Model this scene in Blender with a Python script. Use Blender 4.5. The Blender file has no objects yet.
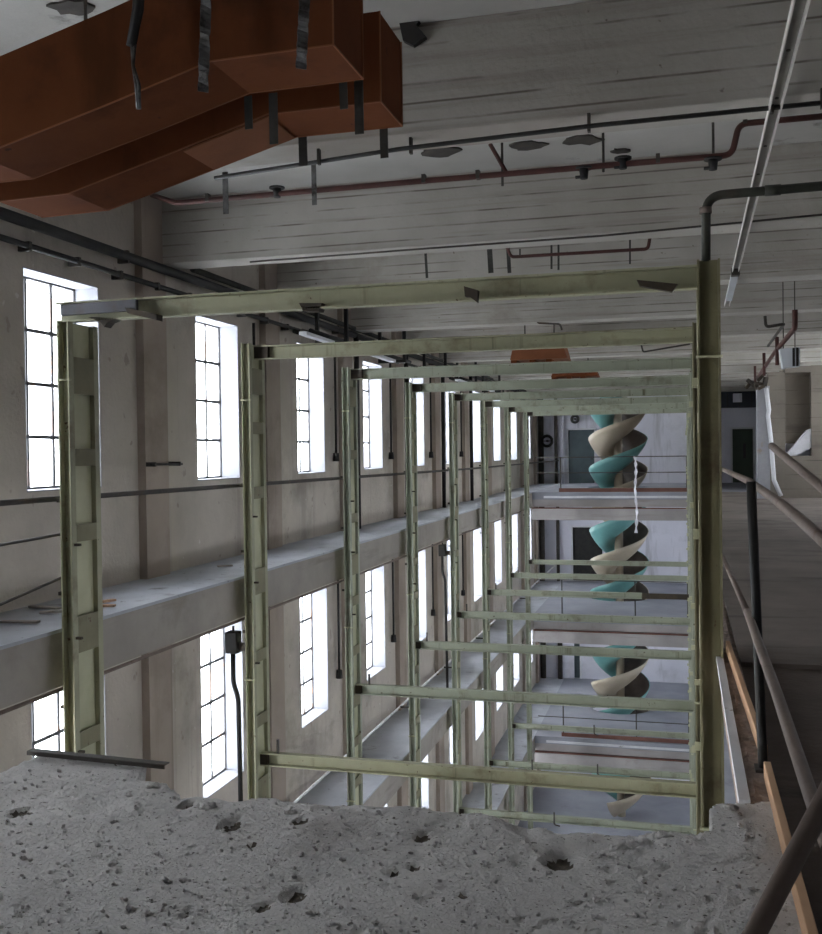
import bpy, bmesh, math, random
from mathutils import Vector, Matrix, noise

random.seed(7)
PI = math.pi
C = bpy.context.scene.collection
ZC = 13.97                      # the camera frame's height above the ground floor
F1, F2, F3, F4 = -1.43, -5.61, -9.79, -13.97     # floor levels, relative to the eye
XW = -6.07                      # inner face of the window wall
S = 3.5                         # bay
YEND = 43.1

# ------------------------------------------------------------------ camera
f_px, yaw, pitch, roll = 1000.789, .2658, .015, .0128
c, s = math.cos(yaw), math.sin(yaw); cp, sp = math.cos(pitch), math.sin(pitch); cr, sr = math.cos(roll), math.sin(roll)
R0 = Vector((c, s, 0)); U0 = Vector((-s*sp, c*sp, cp)); FW = Vector((-s*cp, c*cp, -sp))
RI = R0*cr - U0*sr; UP = U0*cr + R0*sr
cam = bpy.data.cameras.new('camera'); co = bpy.data.objects.new('camera', cam); C.objects.link(co)
co.matrix_world = Matrix(((RI.x, UP.x, -FW.x, 0), (RI.y, UP.y, -FW.y, 0), (RI.z, UP.z, -FW.z, ZC), (0, 0, 0, 1)))
cam.sensor_fit = 'HORIZONTAL'; cam.sensor_width = 36; cam.lens = f_px/822*36; cam.clip_start = .05; cam.clip_end = 300
bpy.context.scene.camera = co
def ray(px, py):
    return (FW + RI*((px-411)/f_px) - UP*((py-467)/f_px))
def onX(px, py, X): r = ray(px, py); return r*(X/r.x)
def onY(px, py, Y): r = ray(px, py); return r*(Y/r.y)
def onZ(px, py, Z): r = ray(px, py); return r*(Z/r.z)

# ------------------------------------------------------------------ materials
def nt(name):
    m = bpy.data.materials.new(name); m.use_nodes = True
    t = m.node_tree; t.nodes.clear()
    out = t.nodes.new('ShaderNodeOutputMaterial')
    return m, t, out
def L(t, a, b): t.links.new(a, b)
def ramp(t, src, stops):
    r = t.nodes.new('ShaderNodeValToRGB'); el = r.color_ramp.elements
    while len(el) < len(stops): el.new(.5)
    for e, (p, col) in zip(el, stops):
        e.position = p; e.color = (*col, 1) if len(col) == 3 else col
    L(t, src, r.inputs[0]); return r.outputs[0]
def noise_tex(t, vec, scale, detail=6, rough=.6):
    n = t.nodes.new('ShaderNodeTexNoise'); n.inputs['Scale'].default_value = scale
    n.inputs['Detail'].default_value = detail; n.inputs['Roughness'].default_value = rough
    L(t, vec, n.inputs['Vector']); return n.outputs['Fac']
def mapped(t, vec, sc):
    m = t.nodes.new('ShaderNodeMapping'); m.inputs['Scale'].default_value = sc
    L(t, vec, m.inputs['Vector']); return m.outputs[0]
def mixc(t, fac, a, b, blend='MIX'):
    m = t.nodes.new('ShaderNodeMix'); m.data_type = 'RGBA'; m.blend_type = blend
    if isinstance(fac, (int, float)): m.inputs[0].default_value = fac
    else: L(t, fac, m.inputs[0])
    for k, v in ((6, a), (7, b)):
        if isinstance(v, tuple): m.inputs[k].default_value = (*v, 1)
        else: L(t, v, m.inputs[k])
    return m.outputs[2]
K = (0, 0, 0); W1 = (1, 1, 1)
def surf(name, base, alt=None, scale=1.2, stain=None, stain_scale=.6, stain_lo=.55, stain_hi=.75, streak=None, streak_col=None,
         rough=.85, metal=0, bump=.25, bump_scale=18, speck=None, space='pos', streak_lo=.58, streak_hi=.7, spec=.3, lines=None, speck2=None):
    m, t, out = nt(name)
    if space == 'pos':
        vec = t.nodes.new('ShaderNodeNewGeometry').outputs['Position']
    else:
        vec = t.nodes.new('ShaderNodeTexCoord').outputs['Object']
    alt = alt or tuple(v*.75 for v in base)
    col = mixc(t, ramp(t, noise_tex(t, vec, scale, 8, .62), [(.35, K), (.68, W1)]), base, alt)
    if streak:
        nz = noise_tex(t, mapped(t, vec, streak), 1, 5, .6)
        col = mixc(t, ramp(t, nz, [(streak_lo, K), (streak_hi, W1)]), col, streak_col)
    if lines:                                  # board joints: thin broken horizontal lines
        sp_, lcol = lines
        sx = t.nodes.new('ShaderNodeSeparateXYZ'); L(t, vec, sx.inputs[0])
        wv = t.nodes.new('ShaderNodeMath'); wv.operation = 'MULTIPLY_ADD'; wv.inputs[1].default_value = .018
        L(t, noise_tex(t, mapped(t, vec, (.6, .6, 2)), 1, 4, .6), wv.inputs[0]); L(t, sx.outputs[2], wv.inputs[2])
        pp_ = t.nodes.new('ShaderNodeMath'); pp_.operation = 'PINGPONG'; pp_.inputs[1].default_value = sp_/2; L(t, wv.outputs[0], pp_.inputs[0])
        ln = ramp(t, pp_.outputs[0], [(0.004, W1), (0.011, K)])
        br = ramp(t, noise_tex(t, mapped(t, vec, (1.2, 1.2, 5)), 1, 4, .6), [(.42, K), (.6, W1)])
        ml = t.nodes.new('ShaderNodeMath'); ml.operation = 'MULTIPLY'; L(t, ln, ml.inputs[0]); L(t, br, ml.inputs[1])
        col = mixc(t, ml.outputs[0], col, lcol)
    if stain:
        col = mixc(t, ramp(t, noise_tex(t, vec, stain_scale, 7, .65), [(stain_lo, K), (stain_hi, W1)]), col, stain)
    if speck:
        sc, sc_col, lim = speck
        col = mixc(t, ramp(t, noise_tex(t, vec, sc, 3, .5), [(lim, K), (lim+.05, W1)]), col, sc_col)
    if speck2:
        sc, sc_col, lim = speck2
        col = mixc(t, ramp(t, noise_tex(t, vec, sc, 2, .4), [(lim, K), (lim+.04, W1)]), col, sc_col)
    b = t.nodes.new('ShaderNodeBsdfPrincipled'); L(t, col, b.inputs['Base Color'])
    b.inputs['Roughness'].default_value = rough; b.inputs['Metallic'].default_value = metal
    b.inputs['Specular IOR Level'].default_value = spec
    if bump:
        bm_ = t.nodes.new('ShaderNodeBump'); bm_.inputs['Strength'].default_value = bump; bm_.inputs['Distance'].default_value = .02
        L(t, noise_tex(t, vec, bump_scale, 6, .6), bm_.inputs['Height']); L(t, bm_.outputs[0], b.inputs['Normal'])
    L(t, b.outputs[0], out.inputs[0]); return m

M = {}
M['wall'] = surf('grey_plaster', (.545, .495, .435), (.42, .38, .33), .8, (.28, .25, .21), .55, .54, .72, (2.2, 2.2, .12), (.36, .315, .275), speck=(9, (.64, .61, .58), .72), bump=.5, speck2=(6, (.36, .31, .27), .71))
M['pilaster'] = surf('brown_grey_plaster', (.4, .335, .285), (.31, .26, .22), 1.1, (.23, .19, .16), .7, streak=(3, 3, .15), streak_col=(.26, .215, .185))
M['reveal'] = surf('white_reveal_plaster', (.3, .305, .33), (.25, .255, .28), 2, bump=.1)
M['farwall'] = surf('pale_blue_grey_plaster', (.72, .72, .79), (.62, .62, .69), .5, (.4, .4, .44), .45, .56, .8, (1.5, 1.5, .2), (.4, .4, .44))
M['ceil'] = surf('whitewashed_ceiling', (.5, .49, .46), (.41, .4, .375), .7, (.2, .19, .175), 1.1, .66, .74)
M['beam'] = surf('board_marked_concrete', (.47, .45, .41), (.37, .35, .31), .9, (.27, .235, .195), .8, .6, .8, (.3, .3, 9), (.33, .3, .265), bump=.35, streak_lo=.52, streak_hi=.7, lines=(.135, (.17, .15, .13)), speck=(13, (.2, .17, .15), .72))
M['ledge'] = surf('dusty_ledge_top', (.46, .48, .52), (.36, .375, .41), 1.4, (.16, .15, .15), 1.6, .6, .72, speck=(14, (.14, .13, .12), .7))
M['fascia'] = surf('ledge_fascia_concrete', (.37, .34, .3), (.29, .265, .235), 1.2, (.2, .17, .14), .7, .56, .8, (.6, .4, 4), (.25, .225, .195))
M['slab'] = surf('gritty_grey_concrete', (.64, .62, .605), (.5, .485, .47), 2.2, (.3, .27, .245), 1.2, .6, .8, speck=(26, (.12, .11, .1), .68), speck2=(75, (.16, .15, .14), .68), bump=.9, bump_scale=60)
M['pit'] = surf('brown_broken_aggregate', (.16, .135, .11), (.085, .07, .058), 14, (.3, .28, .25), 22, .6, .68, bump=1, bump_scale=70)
M['floor'] = surf('worn_dark_floor', (.2, .172, .15), (.13, .108, .094), 1.0, (.07, .056, .046), .5, .55, .75, (.3, 3.2, 1), (.08, .07, .06), bump=.3)
M['brown_floor'] = surf('dark_brown_floor', (.105, .08, .066), (.06, .046, .038), 1.3, (.04, .03, .025), .8, .55, .75, (.4, 3, 1), (.045, .034, .028), bump=.5)
M['farfloor'] = surf('dusty_blue_floor', (.33, .34, .38), (.25, .26, .295), .7, (.17, .17, .195), .5, .6, .8)
M['cross'] = surf('pale_floor_edge', (.42, .395, .385), (.32, .3, .295), .8, (.27, .23, .21), .9, .6, .8, (.5, .5, 6), (.3, .27, .26))
def steel(name, base, alt, rust):
    return surf(name, base, alt, 1.6, rust, 2.0, .56, .76, (7, 7, .35), (.13, .125, .075), rough=.55, bump=.12, bump_scale=30, speck=(17, (.1, .055, .03), .7), streak_lo=.6, streak_hi=.75)
M['green'] = steel('sage_green_paint', (.40, .395, .27), (.31, .305, .2), (.15, .115, .065))
M['green_cool'] = steel('weathered_cool_lit_green', (.385, .41, .32), (.31, .33, .255), (.16, .14, .09))  # green paint of the farther frames, cool daylight mixed into its colour
M['olive'] = steel('olive_dirty_paint', (.25, .235, .14), (.175, .16, .092), (.085, .062, .036))
M['pale'] = surf('clean_pale_green_paint', (.5, .5, .33), (.42, .42, .27), 3, rough=.5, bump=.05)
M['sleeve'] = surf('dull_grey_steel', (.13, .13, .145), (.09, .09, .1), 4, (.1, .07, .05), 3, rough=.6)
M['cleat'] = surf('rust_black_steel', (.035, .029, .023), (.065, .048, .03), 5, rough=.7, bump=.2)
M['rust'] = surf('rust_orange_sheet', (.15, .05, .02), (.1, .032, .014), 1.0, (.055, .022, .012), 1.0, .55, .78, (1.6, 1.6, .5), (.08, .028, .012), rough=.95, spec=.08, bump=.12, speck=(11, (.07, .03, .018), .72))
M['rust2'] = surf('rust_orange_light_sheet', (.25, .09, .034), (.18, .062, .024), 1.4, rough=.7, bump=.1)
M['redpipe'] = surf('red_oxide_pipe', (.1, .04, .034), (.065, .03, .026), 5, (.07, .045, .04), 3, rough=.6, bump=.1)
M['black'] = surf('black_rubber', (.02, .02, .021), (.035, .033, .03), 6, rough=.6, bump=.1)
M['dark'] = surf('dark_iron', (.055, .05, .046), (.09, .08, .07), 6, (.11, .07, .045), 3, rough=.6, metal=.3, bump=.1)
M['darkgreen'] = surf('dark_green_pipe', (.05, .054, .042), (.034, .036, .03), 6, (.05, .04, .03), 4, rough=.5)
M['galv'] = surf('galvanised_strap', (.2, .2, .2), (.09, .09, .085), 9, (.05, .045, .04), 6, .52, .62, rough=.5, metal=.4)
M['strap'] = surf('blackened_strap', (.06, .06, .055), (.035, .034, .03), 8, rough=.6)
M['rail'] = surf('rusty_brown_rail', (.2, .155, .13), (.13, .1, .085), 4, (.1, .06, .04), 6, .58, .7, rough=.6, bump=.15)
M['railwhite'] = surf('worn_white_rail', (.75, .75, .77), (.42, .41, .41), 6, (.2, .16, .13), 8, .62, .7, rough=.6)
M['wood'] = surf('raw_pine_board', (.52, .33, .2), (.42, .25, .145), 1.2, (.28, .17, .1), 1.5, .6, .8, (14, .6, 14), (.38, .23, .135), rough=.8, bump=.15)
M['white'] = surf('white_paint_chipped', (.68, .69, .72), (.56, .56, .59), 2, (.25, .22, .2), 5, .64, .72, rough=.7)
M['tray_web'] = surf('grey_tray_web', (.3, .29, .27), (.24, .23, .215), 3, rough=.7, bump=.05)
M['cream_tray'] = surf('pale_grey_tray', (.62, .6, .56), (.5, .48, .45), 3, rough=.5, bump=.05)
M['jamb'] = surf('grey_white_jamb', (.36, .365, .39), (.28, .28, .3), 2, (.3, .23, .15), 1.5, .58, .72, rough=.7)
M['tube'] = surf('unlit_white_tube', (.75, .8, .84), (.7, .74, .78), 2, rough=.2, bump=0)
M['teal'] = surf('teal_gloss_paint', (.16, .37, .35), (.13, .3, .29), 1.2, (.22, .42, .4), .9, rough=.35, bump=.03)
M['cream'] = surf('cream_gloss_paint', (.5, .44, .34), (.42, .36, .27), 1.2, (.3, .24, .17), .9, .6, .8, rough=.4, bump=.03)
M['chute_in'] = surf('dark_brown_chute_inside', (.13, .105, .09), (.085, .07, .06), 2, rough=.5, bump=.05)  # dark brown for the inner faces of both troughs
M['frame'] = surf('grey_window_steel', (.085, .085, .09), (.055, .055, .055), 8, (.16, .09, .05), 5, .58, .68, rough=.6, bump=.1)
M['doorgreen'] = surf('dark_green_door', (.05, .075, .05), (.04, .06, .04), 2, rough=.5)
M['doorteal'] = surf('dull_teal_door', (.1, .135, .145), (.075, .1, .11), 2, rough=.5)
M['rubble'] = surf('brown_rubble', (.36, .285, .245), (.2, .16, .14), 9, (.12, .1, .085), 5, speck=(30, (.35, .32, .3), .66), bump=.8, bump_scale=40)
M['partition'] = surf('beige_grey_blockwork', (.22, .195, .16), (.17, .15, .125), 1, (.13, .11, .09), .8, streak=(.4, .4, 2.2), streak_col=(.13, .115, .095), lines=(.4, (.08, .07, .06)))
M['cloth'] = surf('white_cloth', (.8, .8, .84), (.65, .65, .7), 9, rough=.9)
M['shutter'] = surf('blue_black_sheet', (.035, .04, .055), (.025, .028, .036), 3, rough=.6)
M['copper'] = surf('rust_red_toe_board', (.2, .095, .075), (.14, .065, .05), 2, rough=.7)

def glass_mat():
    m, t, out = nt('dusty_window_glass')
    tr = t.nodes.new('ShaderNodeBsdfTransparent'); tr.inputs[0].default_value = (.93, .95, .97, 1)
    tl = t.nodes.new('ShaderNodeBsdfTranslucent'); tl.inputs[0].default_value = (.8, .82, .85, 1)
    gl = t.nodes.new('ShaderNodeBsdfGlossy'); gl.inputs['Roughness'].default_value = .08
    vec = t.nodes.new('ShaderNodeNewGeometry').outputs['Position']
    fac = ramp(t, noise_tex(t, vec, 2.2, 6, .6), [(.35, (.06,)*3), (.75, (.3,)*3)])
    a = t.nodes.new('ShaderNodeMixShader'); L(t, fac, a.inputs[0]); L(t, tr.outputs[0], a.inputs[1]); L(t, tl.outputs[0], a.inputs[2])
    b = t.nodes.new('ShaderNodeMixShader'); b.inputs[0].default_value = .05
    L(t, a.outputs[0], b.inputs[1]); L(t, gl.outputs[0], b.inputs[2]); L(t, b.outputs[0], out.inputs[0])
    return m
M['glass'] = glass_mat()

# ------------------------------------------------------------------ mesh helpers
class MB:
    def __init__(self): self.bm = bmesh.new(); self.slots = []
    def quad(self, pts, mi=0):
        f = self.bm.faces.new([self.bm.verts.new(p) for p in pts]); f.material_index = mi; return f
    def box(self, x0, x1, y0, y1, z0, z1, mi=0, mtx=None):
        v = [Vector((x, y, z)) for x in (x0, x1) for y in (y0, y1) for z in (z0, z1)]
        if mtx: v = [mtx @ p for p in v]
        v = [self.bm.verts.new(p) for p in v]
        for ids in ((0, 1, 3, 2), (4, 6, 7, 5), (0, 4, 5, 1), (2, 3, 7, 6), (0, 2, 6, 4), (1, 5, 7, 3)):
            f = self.bm.faces.new([v[i] for i in ids]); f.material_index = mi
        return self
    def bar(self, a, b, w, h, up=Vector((0, 0, 1)), mi=0):
        a, b = Vector(a), Vector(b); d = (b-a).normalized()
        sd = d.cross(up)
        if sd.length < 1e-4: sd = d.cross(Vector((0, 1, 0)))
        sd.normalize(); u = sd.cross(d).normalized()
        ring = lambda p: [p + sd*(x*w/2) + u*(z*h/2) for x, z in ((-1, -1), (1, -1), (1, 1), (-1, 1))]
        r0 = [self.bm.verts.new(p) for p in ring(a)]; r1 = [self.bm.verts.new(p) for p in ring(b)]
        for i in range(4):
            self.bm.faces.new((r0[i], r0[(i+1) % 4], r1[(i+1) % 4], r1[i])).material_index = mi
        self.bm.faces.new(r0[::-1]).material_index = mi; self.bm.faces.new(r1).material_index = mi
        return self
    def tube(self, pts, r, n=12, cap=True, mi=0):
        pts = [Vector(p) for p in pts]; rings = []
        rs = r if isinstance(r, (list, tuple)) else [r]*len(pts)
        prev = None
        for i, p in enumerate(pts):
            d = (pts[min(i+1, len(pts)-1)] - pts[max(i-1, 0)]).normalized()
            if prev is None:
                q = Vector((0, 0, 1)) if abs(d.z) < .9 else Vector((1, 0, 0))
                a = d.cross(q).normalized()
            else:
                a = (prev - d*prev.dot(d)).normalized()
            prev = a; b = d.cross(a)
            rings.append([self.bm.verts.new(p + (a*math.cos(2*PI*k/n) + b*math.sin(2*PI*k/n))*rs[i]) for k in range(n)])
        for i in range(len(rings)-1):
            for k in range(n):
                f = self.bm.faces.new((rings[i][k], rings[i][(k+1) % n], rings[i+1][(k+1) % n], rings[i+1][k])); f.smooth = True; f.material_index = mi
        if cap:
            self.bm.faces.new(rings[0][::-1]).material_index = mi; self.bm.faces.new(rings[-1]).material_index = mi
        return self
    def prism(self, prof, axis, a0, a1, mi=0):
        # closed profile extruded along an axis ('x','y','z'); profile coordinates are the other two in order
        def P(u, v, w): return {'x': (w, u, v), 'y': (u, w, v), 'z': (u, v, w)}[axis]
        r0 = [self.bm.verts.new(P(u, v, a0)) for u, v in prof]; r1 = [self.bm.verts.new(P(u, v, a1)) for u, v in prof]
        n = len(prof)
        for i in range(n): self.bm.faces.new((r0[i], r0[(i+1) % n], r1[(i+1) % n], r1[i])).material_index = mi
        self.bm.faces.new(r0[::-1]).material_index = mi; self.bm.faces.new(r1).material_index = mi
        return self
    def build(self, name, mat, parent=None, loc=(0, 0, 0), bevel=0, world=False):
        bmesh.ops.recalc_face_normals(self.bm, faces=self.bm.faces)
        me = bpy.data.meshes.new(name); self.bm.to_mesh(me); self.bm.free()
        for m in (mat if isinstance(mat, (list, tuple)) else [mat]): me.materials.append(m)
        o = bpy.data.objects.new(name, me); C.objects.link(o)
        o.location = loc
        if parent: o.parent = parent
        elif world: o.location = (loc[0], loc[1], loc[2]+ZC)
        if bevel:
            md = o.modifiers.new('bevel', 'BEVEL'); md.width = bevel; md.segments = 2; md.limit_method = 'ANGLE'
        return o
def tag(o, label, cat, group=None, kind=None):
    o['label'] = label; o['category'] = cat
    if group: o['group'] = group
    if kind: o['kind'] = kind
    return o
def empty(name, loc, label, cat, group=None, kind=None):
    o = bpy.data.objects.new(name, None); C.objects.link(o); o.location = (loc[0], loc[1], loc[2]+ZC)
    o.empty_display_size = .2
    return tag(o, label, cat, group, kind)
ORD = ['nearest', 'second', 'third', 'fourth', 'fifth', 'sixth', 'seventh', 'eighth', 'ninth', 'tenth', 'eleventh', 'twelfth']
def bend(pts, r=.12, n=6):
    """round the corners of a polyline"""
    pts = [Vector(p) for p in pts]; out = [pts[0]]
    for i in range(1, len(pts)-1):
        a, b, d = pts[i-1], pts[i], pts[i+1]
        u = (a-b); v = (d-b); k = min(r, u.length*.45, v.length*.45)
        p, q = b+u.normalized()*k, b+v.normalized()*k
        for j in range(n+1):
            t_ = j/n; out.append(p*(1-t_)**2 + b*2*t_*(1-t_) + q*t_**2)
    out.append(pts[-1]); return out

# ------------------------------------------------------------------ the hall's shell
YB = -9.0
WY = lambda k: 8.28 + S*k          # near jamb of bay k's window
WW = 1.28
LEVELS = [0, -4.18, -8.36, -12.54+.9]
WT, WB = 1.82, -.34
mb = MB(); T = .42
bays = range(-2, 10)
edges = [YB] + [e for k in bays for e in (WY(k), WY(k)+WW)] + [YEND]
for i in range(0, len(edges), 2):
    mb.box(XW-T, XW, edges[i], edges[i+1], F4-.3, 3.2)
for k in bays:
    y0, y1 = WY(k), WY(k)+WW
    tops = [3.2] + [WB+l for l in LEVELS]; bots = [WT+l for l in LEVELS] + [F4-.3]
    for a, b in zip(tops, bots): mb.box(XW-T, XW, y0, y1, b, a)
wl = mb.build('wall_left', M['wall'], world=True)
tag(wl, 'stained grey plaster wall pierced by tall bright windows', 'wall', kind='structure')
pil = MB()
for k in range(-4, 10):
    y = 10.31 + S*k
    if y < YEND-.6: pil.box(XW-.02, XW+.1, y, y+.53, F4, 3.05)
pil.build('wall_pilasters', M['pilaster'], wl)

nb = MB().box(XW-T, 6.3, YB-.3, YB, F4, 3.2).build('wall_back', M['wall'], world=True); tag(nb, 'plain grey wall behind the broken slab', 'wall', kind='structure')

# far wall with its door holes
DH = [(1.95, 2.75, F1, F1+2.2), (-4.75, -3.65, F1, F1+2.28), (-4.6, -3.35, F2, F2+2.3), (-5.0, -4.35, F3, F3+2.3)]
def wall_with_holes(x0, x1, z0, z1, holes):
    m_ = MB(); xs = sorted({x0, x1, *[h[0] for h in holes], *[h[1] for h in holes]}); zs = sorted({z0, z1, *[h[2] for h in holes], *[h[3] for h in holes]})
    for a, b in zip(xs, xs[1:]):
        for p, q in zip(zs, zs[1:]):
            cx, cz = (a+b)/2, (p+q)/2
            if not any(h[0] < cx < h[1] and h[2] < cz < h[3] for h in holes): m_.box(a, b, YEND, YEND+.3, p, q)
    return m_
fw = wall_with_holes(XW-T, 6.3, F4-.3, 3.2, DH).build('wall_far', M['farwall'], world=True)
tag(fw, 'pale blue-grey end wall behind the spiral chute', 'wall', kind='structure')
# right wall: unseen wide windows added to light the hall across the void
RW = [(22.0, 27.0, .7, 1.9), (28.0, 33.5, .5, 1.9)]
for lz in (F2, F3, F4):
    RW += [(5.0, 11.0, lz+1.8, lz+2.5), (14.5, 21.0, lz+1.8, lz+2.5), (24.5, 31.0, lz+1.9, lz+2.4), (34.5, 41.5, lz+1.6, lz+2.6)]
m_ = MB(); ysx = sorted({YB, YEND, *[q[0] for q in RW], *[q[1] for q in RW]}); zsx = sorted({F4, 3.2, *[q[2] for q in RW], *[q[3] for q in RW]})
for a, b in zip(ysx, ysx[1:]):
    for p, q in zip(zsx, zsx[1:]):
        cy_, cz_ = (a+b)/2, (p+q)/2
        if not any(h[0] < cy_ < h[1] and h[2] < cz_ < h[3] for h in RW): m_.box(6.0, 6.3, a, b, p, q)
rwo = m_.build('wall_right', M['farwall'], world=True); tag(rwo, 'side wall beyond the dark walkway', 'wall', kind='structure')

SKY = (-.6, .1, 39.5, 40.9)      # unseen roof opening added to brighten the far landing
cl = MB().box(XW-T, 6.3, YB, SKY[2], 3.05, 3.3).box(XW-T, 6.3, SKY[3], YEND, 3.05, 3.3).box(XW-T, SKY[0], SKY[2], SKY[3], 3.05, 3.3).box(SKY[1], 6.3, SKY[2], SKY[3], 3.05, 3.3).build('ceiling', M['ceil'], world=True); tag(cl, 'whitewashed concrete ceiling slab with dark spots', 'ceiling', kind='structure')

m_ = MB()
for i in range(4): x = SKY[0]+(SKY[1]-SKY[0])*i/3; m_.box(x-.02, x+.02, SKY[2], SKY[3], 3.22, 3.26)
sk = m_.build('window_roof_fill', M['frame'], world=True); tag(sk, 'added roof light above the far landing, hidden by frames', 'roof light', kind='structure')
MB().box(SKY[0], SKY[1], SKY[2], SKY[3], 3.235, 3.24).build('pane', M['glass'], sk)
# ceiling beams
by = [6.95] + [10.78+S*k for k in range(0, 10)]
by = [YB+.6+S*k for k in range(0, 3)] + [2.6] + by
vis = 0
for y in by:
    if y > YEND-.8: continue
    m_ = MB().box(XW, 6.0, y, y+.42, 2.28, 3.06)
    o = m_.build('ceiling_beam', M['beam'], loc=(0, 0, 0), world=True, bevel=.012)
    if y > 5:
        lab = ORD[vis] + ' board-marked concrete ceiling beam crossing the hall, counted from the broken slab'; vis += 1
    else: lab = 'concrete ceiling beam over the broken slab'
    tag(o, lab, 'ceiling beam', 'concrete ceiling beams', 'structure')

# ledges along the window wall
for j, (z, nm) in enumerate(((F1, 'upper'), (F2, 'middle'), (F3, 'lowest'))):
    lo = MB().box(XW, -5.0, YB, YEND, z-.03, z).build('floor_ledge', M['ledge'], world=True)
    tag(lo, f'{nm} dusty concrete ledge running under the windows', 'ledge', kind='structure')
    MB().box(-5.25, -5.015, YB, YEND, z-.48, z-.03).build('fascia', M['fascia'], lo)
    MB().box(XW, -5.25, YB, YEND, z-.3, z-.03).build('soffit', M['fascia'], lo)

# ground floor and the right-hand walkway floors
o = MB().box(XW, 6.0, YB, YEND, F4-.3, F4).build('floor', M['farfloor'], world=True); tag(o, 'ground floor far below the frames', 'floor', kind='structure')
fl = MB().box(.36, 6.0, 7.0, 34.1, F1-.3, F1).build('floor_walkway', M['floor'], world=True)
MB().box(.36, 6.0, YB, 7.0, F1-.3, F1-.03).build('near_floor', M['brown_floor'], fl)['label'] = 'darker brown near part of the walkway'  # near part of the walkway in a darker brown
tag(fl, 'dark worn walkway floor beside the green frames', 'floor', kind='structure')
MB().box(.205, .25, 4.24, 34.0, F1-.025, F1+.005).build('white_edge', M['white'], fl)['label'] = 'white painted edge of the walkway'
for z in (F2, F3):
    o = MB().box(.45, 6.0, YB, 34.1, z-.3, z).build('floor_walkway', M['farfloor'], world=True)
    tag(o, 'lower walkway floor hidden behind the green columns' if z == F2 else 'lowest walkway floor hidden behind the green columns', 'floor', kind='structure')

# cross floors at the far end, with the round hole for the chute
CX, CY = -2.39, 38.7
for j, (z, nm) in enumerate(((F1, 'upper'), (F2, 'second'), (F3, 'third'))):
    m_ = MB(); n = 32; R = 1.16
    def sq(a):
        d = Vector((math.cos(a), math.sin(a))); k = 1/max(abs(d.x), abs(d.y)); return (CX+d.x*k*1.6, CY+d.y*k*1.6)
    for i in range(n):
        a0, a1 = 2*PI*i/n, 2*PI*(i+1)/n
        p = [(CX+math.cos(a0)*R, CY+math.sin(a0)*R), (CX+math.cos(a1)*R, CY+math.sin(a1)*R), sq(a1), sq(a0)]
        m_.quad([(*q, z) for q in p]); m_.quad([(*q, z-.25) for q in p])
        m_.quad([(*p[0], z), (*p[1], z), (*p[1], z-.25), (*p[0], z-.25)])
    x0, x1, y0, y1 = -5.0, 6.0, 34.1, YEND
    m_.box(x0, CX-1.6, y0, y1, z-.25, z); m_.box(CX+1.6, x1, y0, y1, z-.25, z)
    m_.box(CX-1.6, CX+1.6, y0, CY-1.6, z-.25, z); m_.box(CX-1.6, CX+1.6, CY+1.6, y1, z-.25, z)
    fo = m_.build('floor_landing', M['farfloor'], world=True)
    tag(fo, f'{nm} landing floor around the spiral chute', 'floor', kind='structure')
    b_ = MB().box(-5.0, .4, 34.14, 34.5, z-.5, z-.2); b_.build('fascia', M['cross'], fo)
    MB().box(-5.0, .4, 34.0, 34.5, z-.94, z-.56).build('edge_beam', M['cross'], fo)
    MB().box(-5.0, .4, 34.06, 34.14, z-.56, z-.52).build('red_strip', M['copper'], fo)['label'] = 'dark red strip between floor edge and beam'
    MB().box(-4.6, .4, 34.05, 34.14, z-.2, z-.13).build('edge_strip', M['white'], fo)

# ------------------------------------------------------------------ windows
wnum = 0; cache = {}
def win_meshes(variant):
    if variant in cache: return cache[variant]
    g = T-.12
    fr = MB(); h = WT-WB; x = -g
    fr.box(x-.02, x+.02, 0, .03, 0, h); fr.box(x-.02, x+.02, WW-.03, WW, 0, h); fr.box(x-.02, x+.02, .03, WW-.03, 0, .035); fr.box(x-.02, x+.02, .03, WW-.03, h-.03, h)
    for a in (1, 2): fr.box(x-.014, x+.014, WW*a/3-.017, WW*a/3+.017, .035, h-.03)
    for a in (1, 2, 3): fr.box(x-.013, x+.013, .03, WW-.03, h*a/4-.019, h*a/4+.019)
    if variant:
        rr = random.Random(variant)
        for q in range(3):
            a = rr.choice((1, 2)); b_ = rr.choice((0, 1, 2, 3)); yy = WW*a/3
            fr.box(x-.006, x+.02, yy-.03, yy+.012, h*b_/4+.05, h*b_/4+.05+rr.uniform(.2, .45), 1)
    gl = MB()
    for a in range(3):
        for b_ in range(4):
            gl.box(x-.003, x+.003, WW*a/3+.012, WW*(a+1)/3-.012, h*b_/4+.014, h*(b_+1)/4-.014)
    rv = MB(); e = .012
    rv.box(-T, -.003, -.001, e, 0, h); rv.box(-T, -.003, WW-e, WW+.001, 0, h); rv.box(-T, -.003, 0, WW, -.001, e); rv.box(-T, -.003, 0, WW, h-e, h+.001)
    out = []
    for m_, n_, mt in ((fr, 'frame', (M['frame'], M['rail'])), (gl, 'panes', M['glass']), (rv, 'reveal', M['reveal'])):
        bmesh.ops.recalc_face_normals(m_.bm, faces=m_.bm.faces); me = bpy.data.meshes.new(n_); m_.bm.to_mesh(me); m_.bm.free()
        for q in (mt if isinstance(mt, tuple) else (mt,)): me.materials.append(q)
        out.append(me)
    cache[variant] = out; return out
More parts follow.
